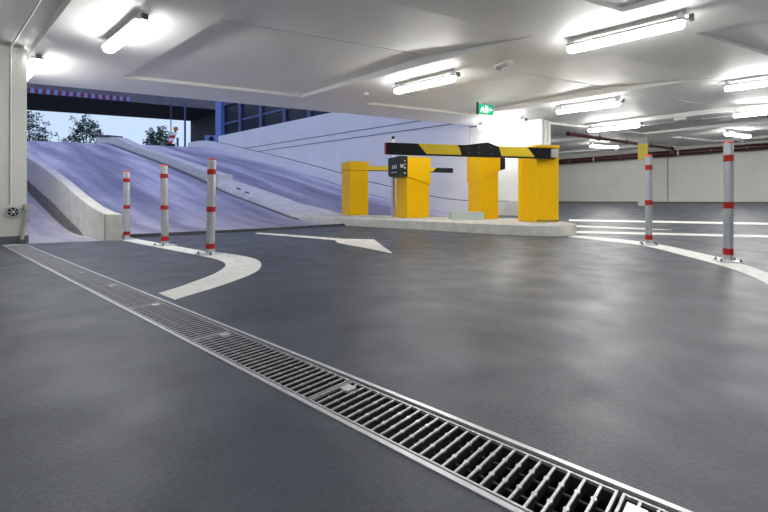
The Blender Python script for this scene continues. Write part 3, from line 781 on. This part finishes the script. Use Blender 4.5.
# ------------------------------------------------------------------ outside
mb = MB(); mb.box(-60, 60, 18, 110, 2.9, 2.98)
mb = MB()
mb.add([(-60, 26, 3.08), (60, 26, 3.08), (60, 110, 3.08), (-60, 110, 3.08)], [(0, 1, 2, 3)])
mb.add([(-60, 9.8, 3.08), (.3, 9.8, 3.08), (.3, 26, 3.08), (-60, 26, 3.08)], [(0, 1, 2, 3)])
mb.add([(10.55, 9.8, 3.6), (60, 9.8, 3.6), (60, 26, 3.6), (10.55, 26, 3.6)], [(0, 1, 2, 3)])
mb.add([(.3, 26, 3.08), (10.55, 22, 3.08), (10.55, 26, 3.08)], [(0, 1, 2)])
struct(mb.build('street', 'ground'), 'street level ground at the head of the ramp', 'ground')

# overpass
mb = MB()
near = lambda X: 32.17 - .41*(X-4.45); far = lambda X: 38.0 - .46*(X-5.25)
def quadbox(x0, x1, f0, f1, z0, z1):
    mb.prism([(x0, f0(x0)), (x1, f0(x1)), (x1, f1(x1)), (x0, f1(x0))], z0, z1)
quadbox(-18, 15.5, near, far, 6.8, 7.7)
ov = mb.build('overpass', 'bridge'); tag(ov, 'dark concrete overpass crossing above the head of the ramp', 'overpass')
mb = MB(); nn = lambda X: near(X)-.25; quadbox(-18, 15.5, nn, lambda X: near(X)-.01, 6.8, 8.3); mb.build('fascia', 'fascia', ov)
me_v = []; me_f = []; n = 41
for i in range(n):
    x = 2.28 + i*.1717
    me_v += [(x, nn(x)-.03, 6.82), (x, nn(x)-.03, 7.09), (x, nn(x)-.005, 7.09), (x, nn(x)-.005, 6.82)]
mb = MB(); mb.add(me_v, [(4*i+j, 4*i+(j+1) % 4, 4*i+4+(j+1) % 4, 4*i+4+j) for i in range(n-1) for j in range(4)])
o = mb.build('chequered_edge_strip', ['sqr', 'sqb'], ov)
for k, p_ in enumerate(o.data.polygons): p_.material_index = (k//4) % 2
o['label'] = 'red and blue chequered warning strip'
mb = MB(); mb.prism([(14.3, 27.9), (15.6, 27.4), (15.9, 33.2), (14.6, 33.7)], 3.0, 6.8); mb.build('abutment', 'bridge', ov)
# building with window bays above the retaining wall
b = empty('building', (10.32, 20.2, 3.68), 0, 'dark blue glazed building above the retaining wall', 'building')
mb = MB(); mb.box(.12, 6, -13.9, .2, 0, 4.6); mb.build('wall', 'glass', b)
mb = MB(); mb.box(-.12, .3, -.12, .45, -.1, 4.8); mb.build('corner_post', 'bpost', b)
ym = [-1.75, -3.55, -5.35, -7.0, -8.7, -10.4, -12.1, -13.8]
for y in ym:
    mb = MB(); mb.box(-.02, .13, y-.09, y+.09, 0, 4.6); mb.build('mullion', 'bwall', b)
prev = -.12
for y in ym:
    mb = MB(); mb.box(.07, .10, y+.09, prev-.0, .05, 1.5); w = mb.build('window', 'glass', b)
    mb = MB(); mb.box(.03, .12, y+.09, prev, .62, .72); mb.build('transom', 'bwall', w)
    prev = y-.09
mb = MB(); mb.box(-.05, .14, -13.9, .0, 1.55, 1.75); mb.build('lintel', 'bwall', b)

# street bits
def pole(x, y, z0, h, rr, label):
    r = empty('pole', (x, y, z0), 0, label, 'pole')
    mb = MB(); mb.cyl((0, 0, 0), (0, 0, h), rr, n=10); mb.build('shaft', 'bwall', r, True)
    mb = MB(); mb.cyl((0, 0, 0), (0, 0, .25), rr*1.8, n=10); mb.build('foot', 'bwall', r, True)
pole(10.57, 27.17, 3.08, 3.7, .028, 'thin pole standing left under the overpass')
pole(11.58, 27.54, 3.08, 3.7, .06, 'thicker pole standing right under the overpass')
# warning beacon board
r = empty('warning_board', (8.1, 20.93, 3.26), 0, 'tilted red and white striped warning board with orange lamp at the ramp head', 'warning board')
Mx = Matrix.Rotation(math.radians(48.15-90+90-90), 4, 'Z') @ Matrix.Rotation(math.radians(24), 4, 'Y')
Mz = Matrix.Rotation(math.radians(-48), 4, 'Z') @ Matrix.Rotation(math.radians(24), 4, 'Y')
for i in range(4):
    mb = MB(); mb.add([Mz @ Vector(p) for p in ((-.11, -.015, -.10+i*.16-.03), (.11, -.015, -.10+i*.16+.05), (.11, -.015, .06+i*.16+.05), (-.11, -.015, .06+i*.16-.03), (-.11, .015, -.10+i*.16-.03), (.11, .015, -.10+i*.16+.05), (.11, .015, .06+i*.16+.05), (-.11, .015, .06+i*.16-.03))],
             [(0, 1, 2, 3), (7, 6, 5, 4), (0, 4, 5, 1), (1, 5, 6, 2), (2, 6, 7, 3), (3, 7, 4, 0)])
    o = mb.build('stripe', 'red' if i % 2 == 0 else 'white', r); o['label'] = 'red stripe' if i % 2 == 0 else 'white stripe'
q = Mz @ Vector((0, 0, .66))
mb = MB(); mb.cyl(q+Vector((-.02, .0, -.09)), q+Vector((0, 0, .02)), .04, n=10); mb.build('lamp_base', 'black', r)
mb = MB(); mb.cyl(q+Vector((.03, -.05, .06)), q+Vector((-.03, .05, .06)), .10, n=16); mb.build('lamp', 'orange', r, True)
mb = MB(); mb.box(-.2, .2, -.12, .12, -.14, -.06); mb.build('foot', 'black', r)
mb = MB(); mb.cyl((0, 0, 0), (0, 0, .52), .05, n=10); tag(mb.build('post', 'bwall', loc=(8.76, 21.7, 3.12)), 'short dark post at the ramp head right of the warning board', 'post')
# blue box with round dial near the abutment
r = empty('equipment_box', (13.16, 27.27, 3.6), math.radians(-40), 'small blue box with round dark port beside the building corner', 'equipment box')
mb = MB(); mb.box(-.35, .35, -.2, .2, 0, 1.22); mb.build('body', 'bluebox', r, bevel=.02)
mb = MB(); mb.cyl((.08, -.23, .98), (.08, -.2, .98), .16, n=20); mb.build('port', 'black', r, True)

# trees
def tree(x, y, h, w, base_frac, seed, label, n=230):
    rnd = random.Random(seed)
    r = empty('tree', (x, y, 3.05), 0, label, 'tree', 'trees beyond the ramp')
    mb = MB(); mb.cyl((0, 0, 0), (0, 0, h*.45), .14, .09, n=8)
    tips = []
    for i in range(16):
        a = rnd.uniform(0, 2*PI); z0 = h*rnd.uniform(.25, .5); rr = w*.5*rnd.uniform(.4, .85); z1 = h*rnd.uniform(.45, .92)
        p0 = Vector((0, 0, z0)); p1 = Vector((math.cos(a)*rr, math.sin(a)*rr, z1))
        mb.cyl(p0, p1, .05, .015, n=5); tips.append(p1)
    mb.build('trunk', 'bark', r)
    mb = MB()
    cl = []
    for i in range(n):
        u = rnd.uniform(0, 2*PI); ph = rnd.uniform(-1, 1); rad = rnd.uniform(.3, 1)**.5
        sx = math.sqrt(1-ph*ph)
        zc = base_frac*h + (1-base_frac)*h*.5; hz = (1-base_frac)*h*.5
        lump = 1 + .18*math.sin(3*u+seed) + .12*math.sin(5*ph*3+u)
        c = Vector((math.cos(u)*sx*w*.5*rad*lump, math.sin(u)*sx*w*.5*rad*lump, zc + ph*hz*rad*(.9+.1*lump)))
        cl.append(c)
    for c in cl:
        for k in range(14):
            p = c + Vector((rnd.gauss(0, .16), rnd.gauss(0, .16), rnd.gauss(0, .13)))
            s = rnd.uniform(.09, .17)
            n1 = Vector((rnd.uniform(-1, 1), rnd.uniform(-1, 1), rnd.uniform(-1, 1))).normalized(); u1 = n1.orthogonal().normalized()*s; v1 = n1.cross(u1).normalized()*s*.7
            mb.add([p-u1, p-v1*.6, p+u1, p+v1*.6], [(0, 1, 2, 3)])
    mb.build('foliage', 'leaf', r)
tree(8.2, 58.3, 7.2, 3.9, .12, 3, 'dark leafy tree cut off by the left wall end')
tree(12.2, 53.8, 6.6, 3.7, .12, 5, 'middle dark leafy tree, the broadest above the ramp')
tree(17.4, 48.1, 5.4, 2.7, .12, 9, 'smaller dark tree left of the warning board')

# ------------------------------------------------------------------ camera, sky, render look
cam = bpy.data.cameras.new('camera'); co = bpy.data.objects.new('camera', cam); COL.objects.link(co)
co.location = (0, 0, .53); co.rotation_euler = (PI/2, 0, -math.atan2(469, 420))
cam.sensor_width = 36; cam.lens = 36*420/768; cam.shift_y = -56/768; cam.clip_end = 300; cam.clip_start = .02
sc = bpy.context.scene; sc.camera = co
w = bpy.data.worlds.new('dusk_sky'); sc.world = w; w.use_nodes = True
N = w.node_tree.nodes; L = w.node_tree.links
tc = N.new('ShaderNodeTexCoord'); sp = N.new('ShaderNodeSeparateXYZ'); cr = N.new('ShaderNodeValToRGB')
L.new(tc.outputs['Generated'], sp.inputs[0]); L.new(sp.outputs['Z'], cr.inputs['Fac']); L.new(cr.outputs[0], N['Background'].inputs['Color'])
e = cr.color_ramp.elements
e[0].position = 0; e[0].color = (.60, .79, .96, 1)
e[1].position = 1; e[1].color = (.50, .54, 1.08, 1)
q = e.new(.25); q.color = (.62, .76, 1.06, 1)
N['Background'].inputs['Strength'].default_value = 1.0
sc.view_settings.view_transform = 'Standard'; sc.view_settings.look = 'None'
sc.view_settings.gamma = 1; sc.view_settings.use_curve_mapping = False; sc.view_settings.exposure = 0
sc.cycles.use_denoising = True
sc.cycles.max_bounces = 8; sc.cycles.diffuse_bounces = 5; sc.cycles.glossy_bounces = 3
sc.cycles.sample_clamp_indirect = 8
